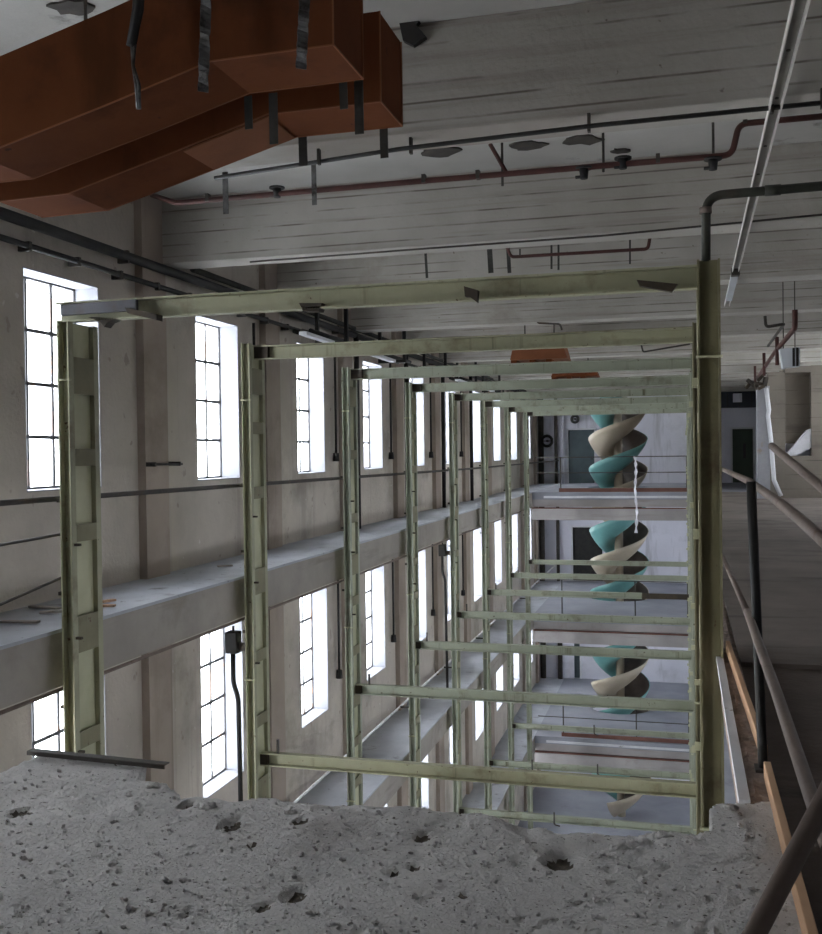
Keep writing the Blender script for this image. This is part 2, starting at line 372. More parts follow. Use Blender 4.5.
for li, lz in enumerate(LEVELS):
    row = ('upper row above the ledge', 'middle row below the upper ledge', 'third row deep below', 'ground-floor row')[li]
    for k in bays:
        if li and k < 0: continue
        wnum += 1
        loc = (XW, WY(k), WB+lz)
        me = win_meshes(1 + (k*3+li) % 5)
        if k >= 0: lab = f'{ORD[k]} tall steel-framed window from the slab, {row}'
        else: lab = 'tall steel-framed window beside the broken slab, outside the picture'
        w = bpy.data.objects.new(f'window_{wnum}', me[0]); C.objects.link(w); w.location = (loc[0], loc[1], loc[2]+ZC)
        tag(w, lab, 'window', 'tall windows of the left wall', 'structure')
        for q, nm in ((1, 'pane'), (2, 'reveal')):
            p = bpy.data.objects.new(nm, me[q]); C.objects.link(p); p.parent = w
        li_ = bpy.data.lights.new('window_daylight_portal', 'AREA'); li_.shape = 'RECTANGLE'; li_.size = WT-WB; li_.size_y = WW
        li_.cycles.is_portal = True
        lo_ = bpy.data.objects.new('window_daylight_portal', li_); C.objects.link(lo_)
        lo_.location = (XW-T-.02, loc[1]+WW/2, loc[2]+(WT-WB)/2+ZC); lo_.rotation_euler = (0, -PI/2, 0)
for j, (y0, y1, a, b) in enumerate(RW):
    wnum += 1
    m_ = MB(); n = 6
    for i in range(n+1):
        y = y0+(y1-y0)*i/n; m_.box(6.1, 6.16, y-.03, y+.03, a, b)
    for i in range(4):
        z = a + (b-a)*i/3; m_.box(6.1, 6.16, y0, y1, z-.025, z+.025)
    w = m_.build(f'window_{wnum}', M['frame'], world=True)
    tag(w, 'added wide steel window in the right side wall, unseen from the slab', 'window', 'added wide windows of the right wall', 'structure')
    MB().box(6.127, 6.133, y0, y1, a, b).build('pane', M['glass'], w)
    li_ = bpy.data.lights.new('window_daylight_portal', 'AREA'); li_.shape = 'RECTANGLE'; li_.size = b-a; li_.size_y = y1-y0; li_.cycles.is_portal = True
    lo_ = bpy.data.objects.new('window_daylight_portal', li_); C.objects.link(lo_)
    lo_.location = (6.32, (y0+y1)/2, (a+b)/2+ZC); lo_.rotation_euler = (0, PI/2, 0)

# far doors
def door(n, h, mat, lab, open_=False):
    x0, x1, z0, z1 = h
    m_ = MB(); m_.box(x0-.07, x0, YEND-.03, YEND+.1, z0, z1+.07); m_.box(x1, x1+.07, YEND-.03, YEND+.1, z0, z1+.07); m_.box(x0-.07, x1+.07, YEND-.03, YEND+.1, z1, z1+.07)
    d = m_.build(f'door_{n}', M['white'], world=True); tag(d, lab, 'door', None, 'structure')
    lf = MB().box(x0, x1, YEND+.1, YEND+.15, z0, z1)
    if mat is M['doorgreen']: lf.box(x0+.42, x0+.52, YEND+.09, YEND+.1, z0+1.0, z0+1.6, 1)
    lf.build('leaf', (mat, M['black']), d)
    if mat is not M['black']: MB().box(x1-.16, x1-.06, YEND+.03, YEND+.1, z0+1.02, z0+1.06).build('handle', M['dark'], d)
door(1, DH[0], M['doorgreen'], 'dark green door at the end of the walkway')
door(2, DH[1], M['doorteal'], 'dull grey-teal door behind the spiral chute on the upper landing')
door(3, DH[2], M['black'], 'black doorway behind the spiral chute on the second landing')
door(4, DH[3], M['doorteal'], 'narrow dark doorway on the third landing')

# ------------------------------------------------------------------ foreground slab
def in_poly(x, y, P):
    r = False; j = len(P)-1
    for i in range(len(P)):
        (xi, yi), (xj, yj) = P[i], P[j]
        if (yi > y) != (yj > y) and x < (xj-xi)*(y-yi)/(yj-yi)+xi: r = not r
        j = i
    return r
edge_px = [(0, 771), (10, 767), (29, 760), (40, 754), (70, 756), (138, 762), (146, 766), (139, 778), (150, 781), (165, 786), (176, 792), (181, 800), (196, 799), (230, 801), (262, 799), (300, 804), (330, 807), (365, 804),
           (400, 806), (450, 810), (480, 815), (500, 820), (520, 824), (560, 829), (600, 831), (650, 831), (690, 830), (709, 829), (709, 812), (716, 806), (764, 803)]
EP = [onZ(px, py, F1) for px, py in edge_px]
poly = [(-3.05, -1)] + [(-3.03, EP[0].y-.3)] + [(p.x, p.y) for p in EP] + [(.36, EP[-1].y), (.36, -1)]
low_px = [(502, 818), (520, 832), (540, 853), (585, 861), (625, 846), (660, 838), (700, 834), (700, 820)]
low = [tuple(onZ(a, b, F1).xy) for a, b in low_px]
rs = random.Random(3)
pits = []
def pit(px, py, w, d=.03, asp=1.6):
    p = onZ(px, py, F1); pits.append((p.x, p.y, w*.62, w*.62*asp, d*.42))
for a in ((232, 823, .06, .06), (301, 821, .04, .04), (252, 846, .025, .03), (296, 893, .055, .05), (263, 906, .03, .03), (186, 914, .022, .03), (20, 812, .05, .04), (158, 853, .016, .025),
          (192, 848, .018, .025), (393, 873, .025, .03), (414, 867, .03, .03), (423, 836, .045, .03), (464, 895, .025, .03), (577, 904, .022, .025), (560, 857, .085, .07), (700, 868, .04, .012),
          (680, 926, .03, .025), (278, 862, .035, .015), (186, 805, .035, .12), (118, 762, .02, .03), (60, 880, .02, .02), (330, 850, .02, .02), (360, 930, .02, .02), (500, 880, .025, .02), (640, 890, .02, .02), (610, 868, .03, .02), (735, 860, .02, .02), (520, 920, .018, .02), (740, 900, .02, .02)):
    pit(*a)
for i in range(170):
    pit(rs.uniform(0, 800), 760+174*rs.random(), rs.uniform(.006, .014), rs.uniform(.014, .03), rs.uniform(1, 2))
cells = {}
for p in pits:
    for ix in range(int((p[0]-p[2]*2.5)//.1), int((p[0]+p[2]*2.5)//.1)+1):
        for iy in range(int((p[1]-p[3]*2.5)//.1), int((p[1]+p[3]*2.5)//.1)+1): cells.setdefault((ix, iy), []).append(p)
def height(x, y):
    v = Vector((x, y, 0))
    h = noise.fractal(v*1.3, 1, 2, 3)*.010 + noise.fractal(v*9, 1, 2, 4)*.0025 + noise.noise(v*60)*.0012
    dm = min(1, max(0, (y-3.25)/.5)); h += dm*(noise.fractal(v*5+Vector((7, 3, 1)), .8, 2, 5)*.016)
    for (a, b, w, w2, d) in cells.get((int(x//.1), int(y//.1)), ()):
        q = ((x-a)/w)**2 + ((y-b)/w2)**2 + noise.noise(v*40)*.6
        if q < 1.6: h -= d*min(1, max(0, 1.6-q)/.8)
    if in_poly(x, y, low): h -= .012
    return h
b = bmesh.new(); st = .0125
xs = [-3.05+st*i for i in range(int(3.41/st)+1)] + [.36]
ys = [2.1+st*i for i in range(int(2.25/st)+1)]
grid = {}
def gv(i, j):
    if (i, j) not in grid:
        x, y = xs[i], ys[j]; grid[(i, j)] = b.verts.new((x+noise.noise(Vector((x*31, y*31, 2)))*.004, y+noise.noise(Vector((x*29, y*29, 8)))*.004, F1+height(x, y)))
    return grid[(i, j)]
for i in range(len(xs)-1):
    for j in range(len(ys)-1):
        x, y = (xs[i]+xs[i+1])/2, (ys[j]+ys[j+1])/2
        w = noise.fractal(Vector((x*7, y*7, 4)), 1, 2, 4)*.02
        if in_poly(x, y+w, poly):
            f_ = b.faces.new((gv(i, j), gv(i+1, j), gv(i+1, j+1), gv(i, j+1))); f_.smooth = True
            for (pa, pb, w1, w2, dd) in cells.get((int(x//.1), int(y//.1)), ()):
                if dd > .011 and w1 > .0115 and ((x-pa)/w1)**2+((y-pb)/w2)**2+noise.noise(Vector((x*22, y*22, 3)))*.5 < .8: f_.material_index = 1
bd = [e for e in b.edges if len(e.link_faces) == 1]
ex = bmesh.ops.extrude_edge_only(b, edges=bd)
for v in ex['geom']:
    if isinstance(v, bmesh.types.BMVert):
        x, y = v.co.x, v.co.y; v.co.z = F1-.16+noise.noise(Vector((x*8, y*8, 1)))*.05; v.co.y -= .03+.05*abs(noise.noise(Vector((x*11, y*11, 5))))
ex2 = bmesh.ops.extrude_edge_only(b, edges=[g for g in ex['geom'] if isinstance(g, bmesh.types.BMEdge)])
for v in ex2['geom']:
    if isinstance(v, bmesh.types.BMVert): v.co.z = F1-.36; v.co.y -= .04
    elif isinstance(v, bmesh.types.BMFace): v.material_index = 0
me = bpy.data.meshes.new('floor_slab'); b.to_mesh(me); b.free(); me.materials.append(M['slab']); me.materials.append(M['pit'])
so = bpy.data.objects.new('floor_slab', me); C.objects.link(so); so.location.z = ZC
tag(so, 'broken grey concrete slab with a ragged edge in front', 'slab', kind='structure')
bs = MB().box(-3.05, .36, -7, 2.1, F1-.36, F1-.005); bs.box(-5.0, -3.05, -7, .3, F1-.36, F1-.005); bs.build('slab_back', M['slab'], so)
# grit and chips lying on the slab (uncountable)
g = MB(); rr = random.Random(11)
for i in range(900):
    px, py = rr.uniform(0, 790), 768+166*rr.random()**1.2
    p = onZ(px, py, F1)
    if not in_poly(p.x, p.y+.03, poly) or in_poly(p.x, p.y, low) or p.x > .3: continue
    r = rr.uniform(.003, .009)*(1.6 if rr.random() < .1 else 1)
    z = F1+height(p.x, p.y)
    m_ = Matrix.Translation((p.x, p.y, z+r*.5)) @ Matrix.Rotation(rr.uniform(0, 6), 4, Vector((rr.random(), rr.random(), 1))) @ Matrix.Diagonal((r*rr.uniform(.8, 1.5), r, r*.7, 1))
    bmesh.ops.create_icosphere(g.bm, subdivisions=1, radius=1, matrix=m_)
o = g.build('concrete_grit', M['slab'], world=True); tag(o, 'loose concrete crumbs scattered over the slab', 'debris', kind='stuff')
# broken lumps on the slab's edge
for j, (px, py, r) in enumerate(((640, 840, .03), (618, 846, .025), (596, 855, .022), (664, 835, .024), (730, 812, .022), (152, 787, .022), (208, 808, .024), (290, 812, .02))):
    p = onZ(px, py, F1); q = MB()
    bmesh.ops.create_icosphere(q.bm, subdivisions=3, radius=1)
    for v in q.bm.verts:
        v.co *= 1+.35*noise.fractal(v.co*1.4+Vector((j*3, 0, 0)), 1, 2, 4); v.co.x *= r*1.5; v.co.y *= r*1.1; v.co.z *= r*.6
    zz = F1+height(p.x, p.y)
    o = q.build('concrete_lump', M['slab'], loc=(p.x, p.y, zz+r*.3), world=True)
    tag(o, ['pale lump right of the big pit at the slab edge', 'pale lump beside the big pit on the slab', 'small lump touching the big pit', 'lump behind the pit, on the slab rim', 'lump on the raised corner right of the green column foot',
            'lump under the end of the steel angle', 'lump right of the black edge hole', 'lump on the rim left of the notch'][j], 'rubble', 'broken lumps along the slab edge')
# steel angle lying on the edge
a0, a1 = onZ(30, 750, F1+.035), onZ(167, 764, F1+.02)
d = (a1-a0); m_ = MB()
m_.bar(a0, a1, .045, .006); m_.bar(a0+Vector((0, -.022, -.008)), a1+Vector((0, -.022, -.008)), .006, .018)
o = m_.build('steel_angle', M['dark'], world=True); tag(o, 'rusty steel angle lying along the slab edge at the left', 'steel angle')

# ------------------------------------------------------------------ steel frames
XL, XR, CWD, CD = -4.78, .10, .15, .43
CWL = .105
ZT, ZB = 1.25, 1.09
def FY(i): return 7.08 + S*i
def channel_v(m_, x0, x1, y0, depth, z0, z1, open_front=True, t_=.014):
    yb = y0+depth if open_front else y0
    m_.box(x0, x0+t_, y0, y0+depth, z0, z1); m_.box(x1-t_, x1, y0, y0+depth, z0, z1)
    m_.box(x0+t_, x1-t_, (yb-t_) if open_front else y0, yb if open_front else y0+t_, z0, z1)
def GM(i): return M['green'] if i < 2 else M['green_cool']
def column(root, side, i, top):
    x1 = XL if side < 0 else XR+CWD; x0 = x1-(CWL if side < 0 else CWD)
    oz = root.location.z-ZC; ox, oy = root.location.x, root.location.y
    lo, hi = F4-oz, top-oz
    x0 -= ox; x1 -= ox; y = FY(i)-oy
    m_ = MB(); channel_v(m_, x0, x1, y, .07, lo, hi); channel_v(m_, x0, x1, y+CD-.07, .07, lo, hi, False)
    mat = M['olive'] if side > 0 and i < 2 else GM(i)
    col = m_.build('column', mat, root)
    if side < 0: MB().box(x0+.05, x0+.062, y+.07, y+CD-.07, lo, hi).build('web', M['pale'], col)['label'] = 'pale green inner web'
    # battens tying the two channels
    z = hi-.28; k = 0
    rr = random.Random(i*7+side)
    xs_ = x1 if side < 0 else x0
    while z > lo+.5:
        h = .14 if k % 3 else .3
        MB().box(xs_-(.012 if side < 0 else -.0), xs_+(.0 if side < 0 else .012), y+.068, y+CD-.068, z-h, z).build('batten', M['olive'], col)
        z -= rr.choice((.75, .95, .62)); k += 1
        if k > 14: break
    # thin seam plates across the front
    for z in (.62, -2.6, -5.2):
        MB().box(x0-.012, x1+.012, y-.012, y+.02, z-oz-.008, z-oz+.008).build('seam_plate', M['pale'], col)
    if side > 0:
        for z in [hi-.8-.83*q-.2*(q%3) for q in range(11)]:
            h = rr.uniform(.04, .08)
            MB().box(x0-.04, x0, y+.005, y+.016, z-h, z).box(x0-.04, x0-.02, y+.02, y+.09, z-h, z-h+.012).build('bracket', M['pale'], col)
    else:
        for z in (-.36, -1.12, -2.05):
            MB().box(x0-.05, x0+.0, y+.03, y+.06, z-oz-.015, z-oz+.015).build('bracket', M['cleat'], col)
            MB().box(x1, x1+.05, y+.03, y+.06, z-oz-.02-.35, z-oz-.35).build('bracket', M['cleat'], col)
    return col
def crossbeam(root, i, z0, z1, xa, xb, mat, name='crossbeam', dy=.12, dark_ends=True):
    ox, oy, oz = root.location.x, root.location.y, root.location.z-ZC
    y = FY(i)+dy-oy; t_ = .014; m_ = MB()
    m_.box(xa-ox, xb-ox, y+.075, y+.075+t_, z0-oz, z1-oz)
    m_.box(xa-ox, xb-ox, y, y+.075, z0-oz, z0-oz+t_); m_.box(xa-ox, xb-ox, y, y+.075, z1-oz-t_, z1-oz)
    bo = m_.build(name, mat, root)
    if dark_ends:
        MB().box(xa-ox, xa-ox+(.17 if name == 'top_beam' else .09), y+.008, y+.07, z0-oz+t_, z1-oz-t_).build('dark_end', M['cleat'], bo)['label'] = 'dark end of the beam'  # dark block set into the beam's left end
    return bo
L2T, L2B, L3T, L3B = -3.475, -3.625, -7.78, -7.93
for i in range(8):
    lab = f'{ORD[i]} pale green steel frame spanning the void, counted from the broken slab'
    root = empty('steel_portal', ((XL+XR)/2, FY(i), F4), lab, 'steel frame', 'green steel frames standing in a row')
    topL = ZB if i == 0 else ZT+.02
    column(root, -1, i, topL); column(root, 1, i, ZT+.03)
    if i == 0:
        tb = crossbeam(root, i, ZB, ZT, XL-CWL-.02, XR, M['green'], 'top_beam', .02, False)
    else:
        tb = crossbeam(root, i, ZB, ZT, XL, XR, GM(i), 'top_beam')
    ox, oy, oz = root.location.x, root.location.y, root.location.z-ZC
    if i == 0:
        def hang(px0, py0, px1, py1, w, mat, nm, lab_=None):
            a = onY(px0, py0, FY(0)-.01); b_ = onY(px1, py1, FY(0)-.01); o_ = Vector((ox, oy, oz))
            q = MB().bar(a-o_, b_-o_, w, .012, up=Vector((0, 1, 0))).build(nm, mat, tb)
            if lab_: q['label'] = lab_
        a = onY(62, 310.5, FY(0)+.0); b_ = onY(137, 305, FY(0)+.0); o_ = Vector((ox, oy, oz))
        MB().bar(a-o_, b_-o_, .04, .085).build('end_sleeve', M['sleeve'], tb)['label'] = 'dark grey end piece of the beam'
        p = [onY(x, y, FY(0)-.02)-o_ for x, y in ((637, 281), (678, 285), (672, 293), (640, 287))]
        m_ = MB(); m_.prism([(q.x, q.z) for q in p], 'y', p[0].y-.05, p[0].y+.0)
        m_.build('bent_plate', M['cleat'], tb)['label'] = 'rust-black bent plate hanging under the beam'
        p = [onY(x, y, FY(0)-.02)-o_ for x, y in ((465, 287), (479, 291), (478, 303), (470, 297), (466, 297))]
        MB().prism([(q.x, q.z) for q in p], 'y', p[0].y-.04, p[0].y+.02).build('torn_bracket', M['cleat'], tb)
        p = [onY(x, y, FY(0)-.02)-o_ for x, y in ((128, 308), (160, 315), (160, 321), (131, 314))]
        MB().prism([(q.x, q.z) for q in p], 'y', p[0].y-.05, p[0].y+.04).build('rusty_flap', M['cleat'], tb)
        p = [onY(x, y, FY(0)+.02)-o_ for x, y in ((88, 317), (118, 318), (108, 322), (104, 327), (100, 322))]
        MB().prism([(q.x, q.z) for q in p], 'y', p[0].y, p[0].y+.1).build('torn_bracket', M['cleat'], tb)
        p = [onY(x, y, FY(0)+.02)-o_ for x, y in ((299, 303), (322, 303), (319, 311), (303, 311))]
        MB().prism([(q.x, q.z) for q in p], 'y', p[0].y, p[0].y+.1).build('torn_bracket', M['cleat'], tb)
    else:
        mat = GM(i)
        if i == 5:
            xb = onY(642, 596, FY(5)+.12).x
            bo = crossbeam(root, i, L2B, L2T, XL, xb, mat, 'tie_beam')
            bo['label'] = 'cut-off lower beam with a dark stub'
            MB().box(xb-ox, XR-ox, FY(i)+.15-oy, FY(i)+.2-oy, L2B-oz+.01, L2T-oz-.01).build('dark_stub', M['cleat'], bo)  # rest of the beam as a thinner dark bar
        else:
            bo = crossbeam(root, i, L2B, L2T, XL, XR, mat, 'tie_beam')
        y = FY(i)+.16-oy
        MB().box(XL-ox+.2, XL-ox+.225, y-.012, y+.012, L2T-oz, L2T-oz+.16).build('stud', M['dark'], bo)
    if i >= 3:
        bo = crossbeam(root, i, L3B, L3T, XL, XR, GM(i), 'tie_beam')
        for xx in ((.5, 2.1) if i == 5 else (1.6,)):
            xq = XL-ox+xx+.12*i; MB().tube(bend([(xq, FY(i)-oy, L3T-oz+.12), (xq, FY(i)-oy, L3T-oz-.14), (xq+.12, FY(i)-oy, L3T-oz-.16)], .05), .016, 8).build('hook', M['dark'], bo)

# pale rag on the far railing comes later

# junction boxes on two columns
for (i, px, py, z, lab) in ((1, 236, 642, None, 'black junction box with a cable on the second green column'), (4, 448, 550, None, 'dark junction box with a cable on the fifth green column')):
    p = onY(px, py, FY(i)+.02)
    x = XL-CWL-.135; p = Vector((x, FY(i)+.1, p.z))
    e = empty('junction_box', p, lab, 'junction box', 'junction boxes on the green columns')
    MB().box(-.13, .02, -.09, .06, -.14, .11).build('box', M['black'], e, bevel=.012)
    MB().box(.02, .13, -.03, .0, -.12, -.02).build('mounting_plate', M['dark'], e)
    MB().tube(bend([(-.06, -.02, -.14), (-.06, -.02, -.5), (.0, -.02, -.66), (.02, -.02, -3.2)], .1), .028, 10).build('cable', M['black'], e)
    MB().tube([(-.06, 0, .11), (-.06, 0, .17)], .014, 8).build('gland', M['black'], e)

# ------------------------------------------------------------------ ducts
def duct(y0, y1, prof_bot, h, lab, tilt=0, name='air_duct', light_panel=None, grp='rust-orange air ducts under the ceiling'):
    x0, z0 = prof_bot[0]
    e = empty(name, (x0, y0, z0), lab, 'air duct', grp)
    L_ = [(x-x0, z-z0) for x, z in prof_bot]; t_ = .01
    prof = L_ + [(x, z+h) for x, z in L_[::-1]]
    MB().prism(prof, 'y', 0, y1-y0).build('casing', M['rust'], e)
    # raised seams along the lower edges and the end flange
    for yy in (0, y1-y0):
        m_ = MB()
        for (xa, za), (xb, zb) in zip(L_, L_[1:]): m_.bar((xa, yy, za), (xb, yy, zb), .007, .007)
        m_.build('edge_seam', M['rust2'], e)
    m_ = MB()
    xa, za = L_[0]
    for yy in (0, y1-y0): m_.bar((xa+.004, yy, za), (xa+.004, yy, za+h), .008, .008, up=Vector((0, 1, 0)))
    m_.bar((xa+.004, 0, za), (xa+.004, y1-y0, za), .008, .008)
    m_.build('end_flange', M['rust2'], e)
    for (xa, za) in L_[:1]:
        for yy in (.06, y1-y0-.06): MB().tube([(xa-.25, yy, za+h), (xa-.25, yy, 3.06-z0)], .012, 8).build('hanger_rod', M['dark'], e)
    xa, za = L_[-1]; MB().tube([(xa+.5, (y1-y0)/2, za+h-.01), (xa+.5, (y1-y0)/2, 3.06-z0)], .012, 8).build('hanger_rod', M['dark'], e)
    if light_panel:
        (a, b_) = light_panel; m_ = MB()
        q = [(L_[a][0]-.01, L_[a][1]-.004), (L_[a][0]*.15+L_[b_][0]*.85-.0, L_[a][1]*.15+L_[b_][1]*.85-.004)]
        m_.prism([q[0], q[1], (q[1][0], q[1][1]-.008), (q[0][0], q[0][1]-.008)], 'y', .02, y1-y0-.02)
        m_.build('new_panel', M['rust2'], e)['label'] = 'lighter orange underside panel'
    return e
P1 = [(-1.6, 1.95), (-2.24, 1.945), (-2.82, 1.79), (-3.59, 1.60), (-4.75, 1.59)]
duct(4.55, 5.01, P1, .475, 'front rust-orange sheet duct, the nearer of the pair at top left')
P2 = [(-1.61, 1.95), (-2.28, 1.95), (-2.93, 1.775), (-3.6, 1.60), (-4.1, 1.59)]
duct(5.36, 5.80, P2, .5, 'rear rust-orange sheet duct behind the nearer one at top left', light_panel=(1, 2))
# two ducts farther down the hall
for (pa, pb, pc, pd, Y, lab) in (((510, 360), (567, 357), (570, 346), (515, 347), 20.2, 'short orange duct under the ceiling with three feet, far down the hall'), ((551, 377), (598, 374), (598, 370), (551, 372), 27.6, 'small dull orange duct farthest down the hall')):
    a, b_ = onY(*pa, Y), onY(*pb, Y)
    ztop = 2.3
    e = empty('air_duct', (a.x, Y, a.z), lab, 'air duct', 'rust-orange air ducts under the ceiling')
    w = b_.x-a.x; h = min(ztop-a.z, .42)
    MB().prism([(0, 0), (w, 0), (w-.12, h), (.1, h)], 'y', 0, .8).build('casing', M['rust2' if Y < 25 else 'rust'], e)
    for xx in (.25, w-.3): MB().tube([(xx, .4, h-.01), (xx, .4, 3.06-a.z)], .015, 8).build('hanger_rod', M['dark'], e)
    for q in (.0, .33, .62):
        MB().box(w*q, w*q+.12, .1, .7, -.1, 0).build('foot', M['rust'], e)

# straps and cables round the ducts
def strap(px0, py0, px1, py1, Y, w, mat, lab, name='hanger_strap', cat='strap', grp='dark straps hanging round the ducts'):
    a, b_ = onY(px0, py0, Y), onY(px1, py1, Y)
    q = MB().bar(Vector((0, 0, 0)), b_-a, w, .006, up=Vector((0, 1, 0))).build(name, mat, loc=a, world=True)
    return tag(q, lab, cat, grp)
for (x, y0, y1, Y, w, lab) in ((248, 96, 129, 5.1, .045, 'short black strap under the front duct, left one'), (273, 93, 144, 5.15, .05, 'long black strap under the front duct with a bolt'), (358.5, 76, 134, 5.2, .05, 'long black strap between the two duct ends'),
                             (343, 80, 109, 5.15, .045, 'short black strap left of the duct end'), (383.5, 126, 158, 5.82, .05, 'black strap under the right end of the rear duct'), (302.5, 133, 166, 5.85, .055, 'wide black strap below the rear duct'),
                             (225, 172, 214, 9.3, .06, 'grey strap hanging in front of the red pipe, left one'), (313.5, 162, 205, 9.3, .05, 'grey strap hanging in front of the red pipe, right one')):
    # straps hang from the slab, so they reach up behind the duct
    o = strap(x, y0 if Y < 9 else y0, x+1, y1, Y, w, M['strap'] if Y < 9 else M['galv'], lab)
for (x, y0, x1, y1, lab) in ((207, -30, 203, 92, 'twisted grey strap hanging in front of the front duct, left one'), (306, -30, 301, 69, 'twisted grey strap hanging in front of the front duct, right one')):
    a, b_ = onY(x, y0, 4.4), onY(x1, y1, 4.4); m_ = MB(); n = 22; pr = None
    for k in range(n+1):
        p = (b_-a)*(k/n); th = .5*math.sin(k*.9)+.35; d_ = Vector((math.cos(th), math.sin(th), 0))*.026
        q = (p-d_, p+d_)
        if pr: m_.quad([pr[0], pr[1], q[1], q[0]])
        pr = q
    o = m_.build('hanger_strap', M['galv'], loc=a, world=True); tag(o, lab, 'strap', 'dark straps hanging round the ducts')
    sm = o.modifiers.new('thick', 'SOLIDIFY'); sm.thickness = .004
pts = [onY(x, y, 4.38) for x, y in ((140, -30), (138, 10), (131, 46))]
o = MB().tube([p-pts[0] for p in pts], [.028, .028, .024], 10)
o = o.build('hanging_cable', M['black'], loc=pts[0], world=True); tag(o, 'thick black cable end with frayed wires hanging before the ducts', 'cable')
for dx in (0, 3):
    q = [onY(x, y, 4.38)-pts[0] for x, y in ((132+dx, 44), (133, 65), (136+dx, 85), (138+dx*.5, 109))]
    MB().tube(q, .008, 6).build('wire', M['galv'], o)

# ------------------------------------------------------------------ ceiling pipes
PY = 9.5
e0 = onY(150, 192, PY+.6)
pr = [onY(152, 195, PY+.5), onY(176, 203, PY), onY(400, 183, PY), onY(600, 166, PY), onY(732, 155, PY), onY(739, 124, PY), onY(870, 112, PY)]
e = empty('sprinkler_pipe', pr[1], 'red-brown sprinkler pipe with an elbow, across the ceiling beyond the ducts', 'pipe')
o_ = Vector(pr[1])
MB().tube(bend([p-o_ for p in pr], .08), .028, 12).build('pipe', M['redpipe'], e)
for (px, py, up, lab) in ((208, 200, 0, 0), (424, 181, 0, 0), (478, 177, 0, 0), (658, 161, 0, 0), (745, 122, 0, 0)):
    p = onY(px, py, PY)-o_; MB().box(p.x-.018, p.x+.018, -.035, .035, p.z-.02, p.z+.06).build('clamp', M['dark'], e)
for px, py in ((277, 193), (623, 164), (584, 174), (713, 165)):
    p = onY(px, py, PY)-o_
    m_ = MB(); m_.tube([(p.x, 0, p.z-.045), (p.x, 0, p.z+.045)], [.035, .045], 12); m_.tube([(p.x, 0, p.z+.045), (p.x, 0, p.z+.06)], .08, 14); m_.box(p.x-.08, p.x-.03, -.02, .02, p.z-.035, p.z-.015)
    m_.build('sprinkler_head', M['black'], e)
for px, y0, y1 in ((603, 128, 172), (713, 120, 156), (502, 143, 186)):
    a, b_ = onY(px, y0, PY)-o_, onY(px, y1, PY)-o_
    MB().tube([(a.x, 0, a.z), (a.x, 0, b_.z)], .012, 8).build('hanger_rod', M['dark'], e)
a, b_ = onY(490, 144, PY)-o_, onY(506, 172, PY)-o_
MB().tube([a, b_], .02, 8).build('branch', M['redpipe'], e)
# thin black pipe under the nearest beam
pts = [onZ(215, 178, 2.2), onZ(400, 149, 2.2), onZ(600, 125, 2.2), onZ(860, 99, 2.2)]
e = empty('ceiling_pipe', pts[1], 'thin black pipe under the nearest ceiling beam', 'pipe'); o_ = Vector(pts[1])
MB().tube([p-o_ for p in pts], .016, 10).build('pipe', M['black'], e)
for px, py in ((319, 160), (411, 149), (589, 127), (772, 108), (822, 103)):
    p = onZ(px, py, 2.2)-o_; MB().box(p.x-.01, p.x+.01, p.y-.02, p.y+.02, p.z-.035, p.z+.09).build('clip', M['dark'], e)
# ceiling spots: rusted anchor plates on the slab between the first beams
for j, (px, py, w) in enumerate(((529, 145, .17), (583, 139, .2), (583, 146, .0), (544, 174, .12), (586, 172, .16), (620, 150, .1), (440, 151, .2), (72, 6, .16), (700, 18, .0))):
    if not w: continue
    p = onZ(px, py, 3.05); rr = random.Random(j); m_ = MB(); n = 14
    ring = [(p.x+w*(1+rr.uniform(-.35, .3))*math.cos(2*PI*k/n), p.y+w*.8*(1+rr.uniform(-.35, .3))*math.sin(2*PI*k/n)) for k in range(n)]
    m_.prism(ring, 'z', 3.035, 3.06)
    o = m_.build('anchor_plate', M['dark'], world=True)
    tag(o, ['dark plate on the ceiling above the red pipe, second from left', 'wide dark plate on the ceiling above the red pipe', 'small dark plate just below the wide one', 'dark plate on the ceiling just under the red pipe, left', 'dark plate on the ceiling under the red pipe, right', 'small dark plate near the pipe valve',
            'dark plate near the rear duct end on the ceiling', 'dark ragged plate on the ceiling over the front duct'][j], 'plate', 'dark anchor plates on the ceiling')

p = [onY(x, y, 6.93) for x, y in ((396, 4), (404, -6), (415, 4), (424, 18), (417, 26), (427, 38), (414, 47), (404, 42))]  # ragged black sheet standing for a dark patch on the beam face
o = MB().prism([(q.x, q.z) for q in p], 'y', 6.9, 6.955).build('black_patch', M['black'], world=True); tag(o, 'black ragged patch on the nearest beam beside the rear duct end', 'plate')
# the small pipe run in the second ceiling bay
Y2 = 13.2
def run(pxs, Y, r, mat, label, rods, rodw=.012, nm='ceiling_pipe'):
    p = [onY(x, y, Y) for x, y in pxs]; o_ = Vector(p[0])
    e = empty(nm, p[0], label, 'pipe'); MB().tube(bend([q-o_ for q in p], .05), r, 10).build('pipe', mat, e)
    for (x, y0, y1, w) in rods:
        a, b_ = onY(x, y0, Y)-o_, onY(x, y1, Y)-o_
        MB().bar(a, b_, w, .012, up=Vector((0, 1, 0))).build('hanger', M['strap'], e)
    return e
run([(507, 247), (511, 257), (648, 249), (650, 237)], Y2, .022, M['redpipe'], 'short rusty pipe on thin hangers below the second ceiling bay', [(551.5, 244, 269, .025), (558.5, 243, 270, .025), (630, 236, 264, .022), (520, 249, 256, .02)])
for (x, y0, y1, w, lab) in ((425.5, 252, 278, .035, 'thin dark strap above the nearest green beam, left one'), (489.5, 248, 273, .07, 'broad dark strap above the nearest green beam, middle one'), (508, 248, 273, .05, 'slanting dark strap above the nearest green beam, right one')):
    strap(x, y0, x+1.5, y1, Y2, w, M['strap'], lab, grp='dark straps in the second ceiling bay')
